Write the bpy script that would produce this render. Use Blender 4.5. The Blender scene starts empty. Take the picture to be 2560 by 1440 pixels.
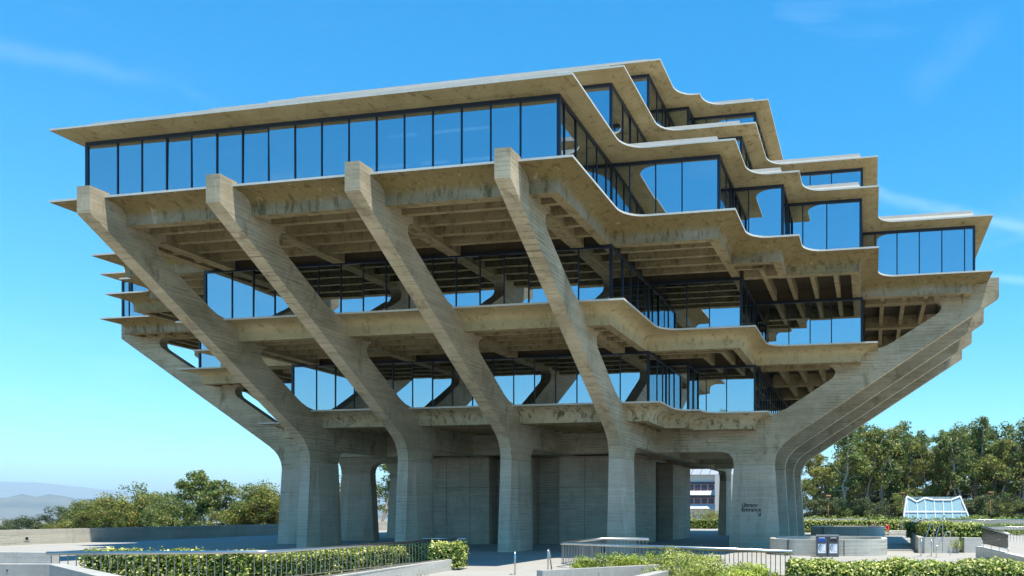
import bpy, math, random
from mathutils import Vector, Matrix
R = math.radians
random.seed(7)
scene = bpy.context.scene
col = scene.collection

# ------------------------------------------------------------------ camera
cam_d = bpy.data.cameras.new("camera")
cam = bpy.data.objects.new("camera", cam_d)
col.objects.link(cam)
YAW = 0.1853
cam.location = (24.948, -62.845, 2.442)
cam.rotation_euler = (math.pi/2, 0, YAW)
cam_d.sensor_width = 36
cam_d.lens = 1971.8/2560*36
cam_d.shift_x = -(1806.3-1280)/2560
cam_d.shift_y = (1278.1-720)/2560
cam_d.clip_start = 0.1
cam_d.clip_end = 120000
scene.camera = cam

# ------------------------------------------------------------------ sky, sun, exposure
SUN = Vector((0.255, -0.115, 1)).normalized()          # towards the sun
ELEV = math.asin(SUN.z)
AZ = math.atan2(SUN.x, SUN.y)                          # clockwise from +Y
world = bpy.data.worlds.new("World")
scene.world = world
world.use_nodes = True
wn = world.node_tree
wn.nodes.clear()
W = wn.nodes.new
sky = W('ShaderNodeTexSky'); sky.sky_type = 'NISHITA'; sky.sun_disc = False
sky.sun_elevation = ELEV; sky.sun_rotation = AZ
sky.altitude = 0; sky.air_density = 1.0; sky.dust_density = 0.1; sky.ozone_density = 2.0
hsv = W('ShaderNodeHueSaturation'); hsv.inputs['Saturation'].default_value = 1.27
tint = W('ShaderNodeMixRGB'); tint.blend_type = 'MULTIPLY'; tint.inputs['Fac'].default_value = 1; tint.inputs['Color2'].default_value = (.70, 1.04, 1.10, 1)
wn.links.new(sky.outputs[0], tint.inputs['Color1']); wn.links.new(tint.outputs[0], hsv.inputs['Color'])
# thin cirrus, by direction
tc = W('ShaderNodeTexCoord')
mp = W('ShaderNodeMapping'); mp.inputs['Rotation'].default_value = (0.35, 0.15, 0.5); mp.inputs['Scale'].default_value = (1.3, 3.2, 9.0)
cn = W('ShaderNodeTexNoise'); cn.inputs['Scale'].default_value = 1.6; cn.inputs['Detail'].default_value = 9; cn.inputs['Roughness'].default_value = 0.62; cn.inputs['Distortion'].default_value = 0.35
cr = W('ShaderNodeValToRGB'); cr.color_ramp.elements[0].position = 0.585; cr.color_ramp.elements[0].color = (0, 0, 0, 1)
cr.color_ramp.elements[1].position = 0.86; cr.color_ramp.elements[1].color = (0.09, 0.09, 0.09, 1)
wn.links.new(tc.outputs['Generated'], mp.inputs[0]); wn.links.new(mp.outputs[0], cn.inputs['Vector']); wn.links.new(cn.outputs['Fac'], cr.inputs[0])
mx = W('ShaderNodeMixRGB'); mx.inputs['Color2'].default_value = (9.0, 9.6, 10.2, 1)
wn.links.new(cr.outputs[0], mx.inputs['Fac']); wn.links.new(hsv.outputs[0], mx.inputs['Color1'])
CL = mx.outputs[0]
def streak(base, nrm, mid, half, wid, amt):
    def dot(v):
        d = W('ShaderNodeVectorMath'); d.operation = 'DOT_PRODUCT'; d.inputs[1].default_value = v; wn.links.new(tc.outputs['Generated'], d.inputs[0]); return d.outputs['Value']
    def mth(op, a, b=None):
        q = W('ShaderNodeMath'); q.operation = op
        for i, x in enumerate((a, b)):
            if x is None: continue
            if isinstance(x, (int, float)): q.inputs[i].default_value = x
            else: wn.links.new(x, q.inputs[i])
        return q.outputs[0]
    wob = W('ShaderNodeTexNoise'); wob.inputs['Scale'].default_value = 14; wob.inputs['Detail'].default_value = 8; wob.inputs['Roughness'].default_value = .65; wn.links.new(tc.outputs['Generated'], wob.inputs['Vector'])
    off = mth('MULTIPLY', mth('SUBTRACT', wob.outputs['Fac'], .5), wid*2.2)
    a = mth('ABSOLUTE', mth('ADD', dot(nrm), off))
    across = W('ShaderNodeMapRange'); across.interpolation_type = 'SMOOTHSTEP'; across.inputs['From Min'].default_value = wid; across.inputs['From Max'].default_value = 0; wn.links.new(a, across.inputs['Value'])
    along = W('ShaderNodeMapRange'); along.interpolation_type = 'SMOOTHSTEP'; along.inputs['From Min'].default_value = math.cos(half*1.5); along.inputs['From Max'].default_value = math.cos(half*.5); wn.links.new(dot(mid), along.inputs['Value'])
    k = mth('MULTIPLY', mth('MULTIPLY', across.outputs[0], along.outputs[0]), mth('MULTIPLY', wob.outputs['Fac'], amt*1.6))
    m2 = W('ShaderNodeMixRGB'); m2.inputs['Color2'].default_value = (9.0, 9.6, 10.2, 1); wn.links.new(k, m2.inputs['Fac']); wn.links.new(base, m2.inputs['Color1']); return m2.outputs[0]
CL = streak(CL, (-0.3012, 0.3536, -0.8856), (0.0914, 0.9352, 0.3423), .11, .011, .1)
CL = streak(CL, (-0.174, 0.2914, -0.9407), (0.1474, 0.9522, 0.2677), .06, .007, .1)
CL = streak(CL, (-0.2212, 0.3548, -0.9084), (-0.7064, 0.5839, 0.4001), .055, .014, .045)
CL = streak(CL, (0.6656, 0.3124, -0.6778), (0.0858, 0.8701, 0.4853), .045, .03, .025)
bg = W('ShaderNodeBackground'); bg.inputs['Strength'].default_value = 0.13
wo = W('ShaderNodeOutputWorld')
wn.links.new(CL, bg.inputs[0]); wn.links.new(bg.outputs[0], wo.inputs[0])

sl = bpy.data.lights.new("sun", 'SUN'); sl.energy = 5.0; sl.angle = R(0.53); sl.color = (1, 0.94, 0.83)
so = bpy.data.objects.new("sun", sl); col.objects.link(so)
so.location = SUN*200
so.rotation_euler = (-SUN).to_track_quat('-Z', 'Y').to_euler()
vs = scene.view_settings
vs.view_transform = 'Standard'; vs.look = 'None'; vs.gamma = 1; vs.use_curve_mapping = False
vs.exposure = 0.86
scene.render.engine = 'CYCLES'
scene.cycles.max_bounces = 8; scene.cycles.diffuse_bounces = 4; scene.cycles.glossy_bounces = 5
scene.cycles.transparent_max_bounces = 12

# ------------------------------------------------------------------ helpers
class MB:
    """collects polygons and links them as ONE mesh object"""
    def __init__(s): s.v = []; s.f = []; s.m = []
    def add(s, vs, fs, mi=0):
        o = len(s.v); s.v += [tuple(p) for p in vs]; s.f += [tuple(i+o for i in f) for f in fs]; s.m += [mi]*len(fs); return s
    def box(s, x0, x1, y0, y1, z0, z1, mi=0):
        return s.add([(x0,y0,z0),(x1,y0,z0),(x1,y1,z0),(x0,y1,z0),(x0,y0,z1),(x1,y0,z1),(x1,y1,z1),(x0,y1,z1)],
                     [(0,3,2,1),(4,5,6,7),(0,1,5,4),(1,2,6,5),(2,3,7,6),(3,0,4,7)], mi)
    def beam(s, a, b, w, z0, z1, mi=0):
        """upright slab of thickness w along the ground line a-b"""
        a = Vector((a[0], a[1], 0)); b = Vector((b[0], b[1], 0)); d = (b-a).normalized(); n = Vector((-d.y, d.x, 0))*w/2
        z0 = z0 if isinstance(z0, tuple) else (z0, z0); z1 = z1 if isinstance(z1, tuple) else (z1, z1)
        P = [a-n, b-n, b+n, a+n]; Z0 = [z0[0], z0[1], z0[1], z0[0]]; Z1 = [z1[0], z1[1], z1[1], z1[0]]
        return s.add([(p.x,p.y,z) for p, z in zip(P, Z0)]+[(p.x,p.y,z) for p, z in zip(P, Z1)],
                     [(0,3,2,1),(4,5,6,7),(0,1,5,4),(1,2,6,5),(2,3,7,6),(3,0,4,7)], mi)
    def tube(s, pts, r, n=8, mi=0, cap=True):
        pts = [Vector(p) for p in pts]; k = len(pts)
        rs = r if isinstance(r, (list, tuple)) else [r]*k
        o = len(s.v); up = None
        for i, p in enumerate(pts):
            d = (pts[min(i+1, k-1)]-pts[max(i-1, 0)]).normalized()
            if up is None: up = Vector((0,0,1)) if abs(d.z) < .9 else Vector((1,0,0))
            a = d.cross(up).normalized(); b = a.cross(d).normalized(); up = b
            for j in range(n):
                t = 2*math.pi*j/n; s.v.append(tuple(p+a*math.cos(t)*rs[i]+b*math.sin(t)*rs[i]))
        for i in range(k-1):
            for j in range(n):
                s.f.append((o+i*n+j, o+i*n+(j+1) % n, o+(i+1)*n+(j+1) % n, o+(i+1)*n+j)); s.m.append(mi)
        if cap:
            s.f.append(tuple(o+j for j in range(n))[::-1]); s.m.append(mi)
            s.f.append(tuple(o+(k-1)*n+j for j in range(n))); s.m.append(mi)
        return s
    def prism(s, poly, z0, z1, mi=0):
        n = len(poly)
        return s.add([(x,y,z0) for x, y in poly]+[(x,y,z1) for x, y in poly],
                     [tuple(range(n))[::-1], tuple(range(n, 2*n))]+[(i, (i+1) % n, n+(i+1) % n, n+i) for i in range(n)], mi)
    def mesh(s, name, mats, smooth=False):
        me = bpy.data.meshes.new(name); me.from_pydata(s.v, [], s.f)
        for m in (mats if isinstance(mats, (list, tuple)) else [mats]): me.materials.append(m)
        me.polygons.foreach_set('material_index', s.m)
        if smooth: me.polygons.foreach_set('use_smooth', [True]*len(s.f))
        me.update(); return me
    def build(s, name, mats, parent=None, smooth=False, loc=(0,0,0)):
        return link(name, s.mesh(name, mats, smooth), parent, loc)
def link(name, me, parent=None, loc=(0,0,0), rz=0):
    o = bpy.data.objects.new(name, me); col.objects.link(o); o.parent = parent; o.location = loc; o.rotation_euler = (0, 0, rz); return o
def tag(o, label=None, cat=None, group=None, kind=None):
    for k, v in (('label', label), ('category', cat), ('group', group), ('kind', kind)):
        if v: o[k] = v
    return o
def empty(name, loc=(0,0,0), rz=0):
    o = bpy.data.objects.new(name, None); col.objects.link(o); o.location = loc; o.rotation_euler = (0,0,rz); o.empty_display_size = .3; return o

# ------------------------------------------------------------------ materials
def newmat(name):
    m = bpy.data.materials.new(name); m.use_nodes = True
    nt = m.node_tree; b = nt.nodes['Principled BSDF']; return m, nt, b
def setin(b, **k):
    for n, v in k.items():
        n = n.replace('_', ' ')
        if n in b.inputs: b.inputs[n].default_value = v
def N(nt, t, **k):
    n = nt.nodes.new(t)
    for a, v in k.items():
        if a in n.inputs: n.inputs[a].default_value = v
        else: setattr(n, a, v)
    return n
def ramp(nt, src, p0, p1, c0=(0,0,0,1), c1=(1,1,1,1)):
    r = nt.nodes.new('ShaderNodeValToRGB'); e = r.color_ramp.elements
    e[0].position = p0; e[0].color = c0; e[1].position = p1; e[1].color = c1
    nt.links.new(src, r.inputs[0]); return r.outputs[0]
def mixc(nt, fac, a, b, mode='MIX'):
    m = nt.nodes.new('ShaderNodeMixRGB'); m.blend_type = mode
    for i, x in ((0, fac), (1, a), (2, b)):
        if hasattr(x, 'is_linked') or hasattr(x, 'links'): nt.links.new(x, m.inputs[i])
        else: m.inputs[i].default_value = x if i == 0 or len(x) == 4 else (*x, 1)
    return m.outputs[0]
def noise(nt, scale3, scale=1, detail=5, rough=.55, dist=0):
    g = nt.nodes.new('ShaderNodeNewGeometry')
    mpn = nt.nodes.new('ShaderNodeMapping'); mpn.inputs['Scale'].default_value = scale3
    nt.links.new(g.outputs['Position'], mpn.inputs[0])
    n = N(nt, 'ShaderNodeTexNoise', Scale=scale, Detail=detail, Roughness=rough, Distortion=dist)
    nt.links.new(mpn.outputs[0], n.inputs['Vector']); return n.outputs['Fac']
def concrete(name, base, alt, board=.5, stain=0, stain_col=(.09,.07,.035), stain_lo=.52, rough=.85, bump=.25, spots=.0, boardz=9.0, streak=(1.6,1.6,.3), zband=None, pale=0):
    m, nt, b = newmat(name)
    c = mixc(nt, ramp(nt, noise(nt, (.33,.33,.5), 1, 6, .62), .32, .68), base, alt)
    bn = noise(nt, (.45,.45,boardz*2.2), 1, 3, .55)
    gz = nt.nodes.new('ShaderNodeNewGeometry'); sz = nt.nodes.new('ShaderNodeSeparateXYZ'); nt.links.new(gz.outputs['Position'], sz.inputs[0])
    def mth(op, a, b2):
        q = nt.nodes.new('ShaderNodeMath'); q.operation = op
        for i, x in enumerate((a, b2)):
            if isinstance(x, (int, float)): q.inputs[i].default_value = x
            elif x is not None: nt.links.new(x, q.inputs[i])
        return q.outputs[0]
    zz = mth('ADD', mth('MULTIPLY', sz.outputs['Z'], 5.2), mth('MULTIPLY', noise(nt, (.3,.3,.1), 1, 2, .5), .5))
    joint = ramp(nt, mth('FRACT', zz, None), .1, .2, (.34,.32,.28,1), (1,1,1,1))
    wnz = nt.nodes.new('ShaderNodeTexWhiteNoise'); wnz.noise_dimensions = '1D'; nt.links.new(mth('FLOOR', zz, None), wnz.inputs['W'])
    btone = ramp(nt, wnz.outputs['Value'], 0, 1, (.92,.92,.915,1), (1.06,1.055,1.045,1))
    dash = ramp(nt, noise(nt, (1.1,1.1,5.2), 1, 3, .6), .42, .56)
    # fine dark joints between the formwork boards, broken up along their length
    lines = ramp(nt, bn, .33, .45, (.62,.61,.58,1), (1,1,1,1))
    patch = ramp(nt, noise(nt, (.22,.22,.35), 1, 4, .6), .36, .62, (.15,.15,.15,1), (1,1,1,1))
    pm = nt.nodes.new('ShaderNodeMath'); pm.operation = 'MULTIPLY'; pm.inputs[1].default_value = min(1, board*1.25); nt.links.new(patch, pm.inputs[0])
    c = mixc(nt, pm.outputs[0], c, mixc(nt, 1, c, lines, 'MULTIPLY'))
    c = mixc(nt, min(1, board*1.2), c, mixc(nt, 1, c, btone, 'MULTIPLY'))
    jm = mth('MULTIPLY', mth('MULTIPLY', dash, patch), min(1, board*1.15))
    c = mixc(nt, jm, c, mixc(nt, 1, c, joint, 'MULTIPLY'))
    tone = ramp(nt, noise(nt, (.25,.25,5.5), 1, 2, .5), .3, .7, (.92,.92,.92,1), (1.04,1.035,1.03,1))
    c = mixc(nt, min(1, board+.35), c, mixc(nt, 1, c, tone, 'MULTIPLY'))
    if zband:
        # old water line: the part above it has weathered darker (or paler) than the part below
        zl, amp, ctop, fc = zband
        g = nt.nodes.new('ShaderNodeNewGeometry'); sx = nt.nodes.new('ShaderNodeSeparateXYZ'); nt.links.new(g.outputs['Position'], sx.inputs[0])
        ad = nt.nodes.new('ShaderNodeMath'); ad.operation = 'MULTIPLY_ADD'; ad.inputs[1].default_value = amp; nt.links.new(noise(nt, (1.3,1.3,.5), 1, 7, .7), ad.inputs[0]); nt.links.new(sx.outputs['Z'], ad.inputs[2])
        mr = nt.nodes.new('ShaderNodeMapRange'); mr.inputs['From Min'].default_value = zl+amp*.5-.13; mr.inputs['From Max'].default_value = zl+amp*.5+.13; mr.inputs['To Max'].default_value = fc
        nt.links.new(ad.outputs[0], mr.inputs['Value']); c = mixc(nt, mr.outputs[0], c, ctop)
    if pale:
        f = ramp(nt, noise(nt, (2.6,2.6,.55), 1, 6, .65, .6), .62, .69)
        fm = nt.nodes.new('ShaderNodeMath'); fm.operation = 'MULTIPLY'; fm.inputs[1].default_value = pale; nt.links.new(f, fm.inputs[0])
        c = mixc(nt, fm.outputs[0], c, (.6,.55,.42))
    if stain:
        s = noise(nt, streak, 1, 8, .68, .4)
        f = ramp(nt, s, stain_lo, stain_lo+.14)
        fm = nt.nodes.new('ShaderNodeMath'); fm.operation = 'MULTIPLY'; fm.inputs[1].default_value = stain; nt.links.new(f, fm.inputs[0])
        c = mixc(nt, fm.outputs[0], c, stain_col)
    fine = noise(nt, (1,1,1), 9, 5, .7)
    c = mixc(nt, .28, c, mixc(nt, 1, c, ramp(nt, fine, .3, .75, (.6,.6,.6,1), (1.3,1.3,1.3,1)), 'MULTIPLY'))
    nt.links.new(c, b.inputs['Base Color']); setin(b, Roughness=rough, Specular_IOR_Level=.25)
    bm = N(nt, 'ShaderNodeBump', Strength=bump, Distance=.03)
    hh = mixc(nt, .5, fine, bn); nt.links.new(hh, bm.inputs['Height']); nt.links.new(bm.outputs[0], b.inputs['Normal'])
    return m
def plain(name, c, rough=.6, metal=0, spec=.4, var=.12, vs=3):
    m, nt, b = newmat(name)
    cc = mixc(nt, ramp(nt, noise(nt, (1,1,1), vs, 5, .6), .3, .7), tuple(x*(1-var) for x in c), tuple(min(1, x*(1+var)) for x in c))
    nt.links.new(cc, b.inputs['Base Color']); setin(b, Roughness=rough, Metallic=metal, Specular_IOR_Level=spec); return m
def leafmat(name, cols, pos, trans=.25, rough=.5, big=None):
    """cols: colours picked per leaf (random per island)"""
    m, nt, b = newmat(name)
    g = nt.nodes.new('ShaderNodeNewGeometry'); r = nt.nodes.new('ShaderNodeValToRGB')
    el = r.color_ramp.elements
    while len(el) < len(cols): el.new(.5)
    for e, p, c in zip(el, pos, cols): e.position = p; e.color = (*c, 1)
    nt.links.new(g.outputs['Random Per Island'], r.inputs[0])
    c = r.outputs[0]
    if big:
        f = noise(nt, (1,1,1), big, 3, .5)
        c = mixc(nt, 1, c, ramp(nt, f, .3, .7, (.62,.68,.62,1), (1.3,1.22,1.1,1)), 'MULTIPLY')
    nt.links.new(c, b.inputs['Base Color']); setin(b, Roughness=rough, Specular_IOR_Level=.3)
    tr = nt.nodes.new('ShaderNodeBsdfTranslucent'); nt.links.new(c, tr.inputs[0])
    ms = nt.nodes.new('ShaderNodeMixShader'); ms.inputs[0].default_value = trans
    nt.links.new(b.outputs[0], ms.inputs[1]); nt.links.new(tr.outputs[0], ms.inputs[2])
    nt.links.new(ms.outputs[0], nt.nodes['Material Output'].inputs[0]); return m

M = {}
M['fin'] = concrete('board_formed_concrete', (.62,.52,.37), (.38,.31,.2), board=.72, stain=.75, stain_col=(.19,.145,.075), stain_lo=.555, streak=(1.1,1.1,.45), pale=.3)
M['column'] = concrete('column_concrete', (.67,.55,.42), (.52,.425,.315), board=.42, stain=.35, stain_col=(.28,.235,.16), boardz=7, pale=.2)
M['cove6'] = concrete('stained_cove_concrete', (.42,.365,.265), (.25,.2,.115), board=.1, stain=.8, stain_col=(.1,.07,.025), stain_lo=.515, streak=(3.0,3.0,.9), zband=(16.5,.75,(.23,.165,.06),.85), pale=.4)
M['cove5'] = concrete('warm_cove_concrete', (.56,.455,.265), (.42,.325,.17), board=.1, stain=.75, stain_col=(.17,.125,.05), stain_lo=.545, streak=(2.6,2.6,1.2), zband=(12.8,.4,(.3,.22,.1),.75), pale=.25)
M['cove4'] = concrete('weathered_cove_concrete', (.6,.52,.35), (.4,.32,.18), board=.1, stain=.9, stain_col=(.09,.065,.03), stain_lo=.51, streak=(2.6,2.6,1.6), pale=.3)
M['roof'] = concrete('roof_concrete', (.44,.355,.195), (.29,.22,.1), board=.25, stain=.8, stain_col=(.13,.095,.035), stain_lo=.54, streak=(2.4,2.4,.8), pale=.2)
M['edge'] = concrete('pale_slab_edge', (.72,.7,.63), (.62,.6,.53), board=0, stain=.2, stain_col=(.4,.36,.28))
M['upstand'] = concrete('pale_upstand_concrete', (.43,.42,.385), (.37,.36,.325), board=.15, stain=.25, stain_col=(.4,.37,.3))
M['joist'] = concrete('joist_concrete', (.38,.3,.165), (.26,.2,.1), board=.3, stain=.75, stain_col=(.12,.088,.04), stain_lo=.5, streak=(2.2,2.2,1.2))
M['ceil'] = concrete('ceiling_concrete', (.085,.063,.035), (.06,.043,.023), board=.25, stain=.5, stain_col=(.09,.07,.04))  # stained brown, darkened further to put the shade between joists into the colour
M['core'] = concrete('core_concrete', (.54,.445,.34), (.4,.33,.245), board=.5, stain=.25, stain_col=(.15,.14,.11), boardz=5)
M['plaza'] = concrete('plaza_concrete', (.34,.33,.3), (.3,.29,.265), board=0, stain=.2, stain_col=(.24,.23,.2), streak=(.5,.5,.5), bump=.05)
M['wall'] = concrete('parapet_concrete', (.55,.53,.46), (.46,.44,.38), board=.55, stain=.25, stain_col=(.26,.24,.2), boardz=6)
M['wallpale'] = concrete('pale_planter_concrete', (.55,.53,.475), (.48,.46,.41), board=.35, stain=.25, stain_col=(.36,.33,.27), boardz=6)
M['wallgrey'] = concrete('grey_planter_concrete', (.4,.395,.37), (.33,.325,.3), board=.12, stain=.35, stain_col=(.22,.215,.2), bump=.12)
M['bark'] = plain('eucalyptus_bark', (.34,.27,.2), .9, 0, .2, .4, 2)
M['barkpale'] = plain('pale_bark', (.47,.4,.33), .9, 0, .2, .35, 2)
M['mullion'] = plain('dark_mullion', (.012,.016,.03), .35, 0, .5)
M['steel'] = plain('brushed_steel', (.56,.55,.52), .28, 1, .5, .08, 8)
M['black'] = plain('black_lettering', (.015,.015,.017), .5)
M['white'] = plain('white_frame', (.82,.83,.84), .4, 0, .4, .03)
M['soil'] = plain('planting_soil', (.09,.065,.04), 1, 0, .1, .3)

m, nt, b = newmat('reflective_glass')
nt.nodes.remove(b)
gl = N(nt, 'ShaderNodeBsdfGlossy', Color=(.62,.69,.74,1), Roughness=.012)
tr = N(nt, 'ShaderNodeBsdfTransparent', Color=(.5,.58,.6,1))
lw = N(nt, 'ShaderNodeLayerWeight', Blend=.35)
ma = nt.nodes.new('ShaderNodeMath'); ma.operation = 'MULTIPLY_ADD'; ma.inputs[1].default_value = .24; ma.inputs[2].default_value = .72; ma.use_clamp = True
nt.links.new(lw.outputs['Fresnel'], ma.inputs[0])
wv = N(nt, 'ShaderNodeBump', Strength=.02, Distance=.1); nt.links.new(noise(nt, (1,1,.6), .7, 2, .4), wv.inputs['Height']); nt.links.new(wv.outputs[0], gl.inputs['Normal'])
ms = nt.nodes.new('ShaderNodeMixShader'); nt.links.new(ma.outputs[0], ms.inputs[0]); nt.links.new(tr.outputs[0], ms.inputs[1]); nt.links.new(gl.outputs[0], ms.inputs[2])
nt.links.new(ms.outputs[0], nt.nodes['Material Output'].inputs[0]); M['glass'] = m

# ================================================================== SETTING
# ---- the land: one sheet to the horizon
def hnoise(x, y):
    return (math.sin(x*.0031+1.3)*math.cos(y*.0027-.4)+.5*math.sin(x*.0083+y*.006)+.25*math.sin(x*.019-y*.017+2))
def land(x, y):
    t = max(0, -(x+36.5)); s = t/(t+60)
    h = -.35 - 5.2*s - 82*(1-math.exp(-max(0, t-130)/900))
    if y > 150: h -= 12*(1-math.exp(-(y-150)/600))
    a = max(0, min(1, (math.hypot(x, y)-350)/1500))
    return h + a*14*hnoise(x, y)
def axis(n, far, p=3.2):
    return [math.copysign(abs(i/n)**p*far, i) for i in range(-n, n+1)]
mb = MB(); ax = axis(70, 45000); nA = len(ax)
mb.add([(x, y, land(x, y)) for y in ax for x in ax], [(j*nA+i, j*nA+i+1, (j+1)*nA+i+1, (j+1)*nA+i) for j in range(nA-1) for i in range(nA-1)])
m, nt, b = newmat('dry_land')
c = mixc(nt, ramp(nt, noise(nt, (1,1,1), .006, 6, .6), .44, .56), (.36,.28,.17), (.075,.09,.045))
c = mixc(nt, ramp(nt, noise(nt, (1,1,1), .03, 4, .6), .35, .65), c, mixc(nt, 1, c, (.7,.72,.66), 'MULTIPLY'))
nt.links.new(c, b.inputs['Base Color']); setin(b, Roughness=1, Specular_IOR_Level=.1)
tag(mb.build('ground', m, smooth=True), kind='structure')

# ---- ridges far off
m, nt, b = newmat('far_hill'); c = mixc(nt, ramp(nt, noise(nt, (1,1,1), .002, 6, .6), .4, .6), (.11,.105,.08), (.05,.06,.045)); nt.links.new(c, b.inputs['Base Color']); setin(b, Roughness=1, Specular_IOR_Level=.1)
hillm = m
def ridge(name, dist, az0, az1, prof, depth, base):
    """az measured to the left of the camera axis +Y, degrees"""
    n = 90; mbr = MB(); rows = 7
    for k in range(rows):
        s = math.sin(math.pi*k/(rows-1)); dd = dist+depth*(k/(rows-1)-.5)
        for i in range(n+1):
            a = R(az0+(az1-az0)*i/n); h = prof(az0+(az1-az0)*i/n)*s + s*12*math.sin(i*1.7+k)*math.sin(i*.63)
            mbr.v.append((cam.location.x-math.sin(a)*dd, cam.location.y+math.cos(a)*dd, base+h))
    for k in range(rows-1):
        for i in range(n):
            mbr.f.append((k*(n+1)+i+1, k*(n+1)+i, (k+1)*(n+1)+i, (k+1)*(n+1)+i+1)); mbr.m.append(0)
    return tag(mbr.build(name, hillm, smooth=True), kind='structure')
def pw(pts):
    def f(a):
        for (a0, h0), (a1, h1) in zip(pts, pts[1:]):
            if a0 <= a <= a1:
                t = (a-a0)/(a1-a0); t = t*t*(3-2*t); return h0+(h1-h0)*t
        return pts[-1][1] if a > pts[-1][0] else pts[0][1]
    return f
ridge('hills', 14000, 30, 80, pw([(30,200),(36,230),(40,200),(44,190),(47,235),(49,265),(50.1,280),(50.9,325),(51.6,288),(52.2,325),(53.1,268),(56,220),(62,310),(70,230),(80,180)]), 4200, -95)
ridge('mountains', 36000, 25, 85, pw([(25,600),(33,720),(38.5,850),(40.6,960),(42,800),(44,700),(46,690),(47.5,800),(48.9,900),(50.1,980),(51.6,1090),(54,1120),(60,1150),(70,1000),(85,700)]), 9000, -95)

# ---- plaza
mb = MB(); mb.box(-35.3, 58, -58, 46, -.4, 0)
plaza = tag(mb.build('plaza', M['plaza']), kind='structure')
mb = MB(); mb.box(-35.75, -35.3, -75, 46, -.8, 1.11)
w_ = tag(mb.build('parapet_wall', M['wall']), 'long low board-marked concrete parapet along the left edge of the plaza', 'wall')
mb = MB()
for y in (-17.2, -12.2, -3.6, 5, 13.5): mb.box(-35.31, -35.285, y-.03, y+.03, .02, 1.1)
mb.build('joint_strip', M['wallpale'], w_)
mb = MB(); mb.box(-35.3, -35.27, -16.05, -15.65, .3, .62); o = mb.build('drain_plate', M['wallpale'], w_)
mb = MB(); mb.box(-35.28, -35.26, -15.95, -15.75, .36, .56); mb.build('drain_hole', M['black'], o)

# ================================================================== LIBRARY
lib = tag(empty('library_building'), 'huge tiered concrete and glass library on splayed concrete fins', 'building')
A, B_, E_, C_, D_, E4 = 12.97, 18.56, 21.27, 25.41, 32.25, 14.44
LV = {'L6': [(A,D_),(B_,C_),(E_,E_),(C_,B_),(D_,A)], 'L5': [(A,C_),(B_,B_),(C_,A)], 'L4': [(A,B_),(E4,E4),(B_,A)]}
PLAN = {4: LV['L4'], 5: LV['L5'], 6: LV['L6'], 7: LV['L6'], 8: LV['L5'], 9: LV['L4']}
ZT = {4: 8.85, 5: 13.0, 6: 17.05}
ZE = {7: 20.41, 8: 24.52, 9: 28.70}
def ring(lv, g, rad, n=7):
    out = []
    for q in range(4):
        pts = []
        for i, (x, y) in enumerate(lv):
            pts.append((x-g, -(y-g)))
            if i+1 < len(lv):
                xc, yc = x-g, -(lv[i+1][1]-g); cx, cy = xc+rad, yc-rad
                for k in range(n):
                    t = math.pi-(math.pi/2)*k/(n-1); pts.append((cx+rad*math.cos(t), cy+rad*math.sin(t)))
        for x, y in pts:
            for _ in range(q): x, y = -y, x
            out.append((x, y))
    return out
def shell(lv, prof, mats, mis):
    """prof: (inset, z, fillet radius) from one cap to the other"""
    mbs = MB(); rs = [ring(lv, g, r) for g, z, r in prof]; n = len(rs[0])
    for (g, z, r), pts in zip(prof, rs): mbs.v += [(x, y, z) for x, y in pts]
    mbs.f.append(tuple(range(n))); mbs.m.append(mis[0])
    for k in range(len(prof)-1):
        for i in range(n):
            j = (i+1) % n; mbs.f.append((k*n+i, (k+1)*n+i, (k+1)*n+j, k*n+j)); mbs.m.append(mis[k+1])
    o = (len(prof)-1)*n; mbs.f.append(tuple(range(o, o+n))[::-1]); mbs.m.append(mis[-1])
    return mbs
slabs = {}
for L in (4, 5, 6):
    zt = ZT[L]; pr = [(0, zt, 1.15), (0, zt-.10, 1.15)]
    for k in range(1, 8):
        t = math.pi/2*k/7; g = .03+1.05*math.sin(t); pr.append((g, zt-.10-.52*(1-math.cos(t)), max(.03, 1.15*(1-g/1.08)**.8)))
    pr += [(1.08, zt-1.03, .03), (1.56, zt-1.03, .03), (1.56, zt-.28, .03)]
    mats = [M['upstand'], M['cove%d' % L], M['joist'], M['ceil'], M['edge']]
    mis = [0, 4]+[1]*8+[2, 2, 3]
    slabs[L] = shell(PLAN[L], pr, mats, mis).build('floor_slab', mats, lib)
    me = slabs[L].data
    for p in me.polygons: p.use_smooth = False
for L in (7, 8, 9):
    ze = ZE[L]; pr = [(1.25, ze-.27, .03), (1.0, ze-.30, .1), (.75, ze-.27, .3), (.4, ze-.18, .75), (0, ze-.09, 1.15), (0, ze, 1.15)]
    for k in range(1, 7):
        t = math.pi/2*k/6; g = 1.13*math.sin(t); pr.append((g, ze+.72*(1-math.cos(t)), max(.03, 1.15*(1-g/1.13)**.8)))
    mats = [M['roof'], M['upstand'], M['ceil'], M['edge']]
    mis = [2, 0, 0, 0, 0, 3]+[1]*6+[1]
    slabs[L] = shell(PLAN[L], pr, mats, mis).build('roof_slab', mats, lib)

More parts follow.
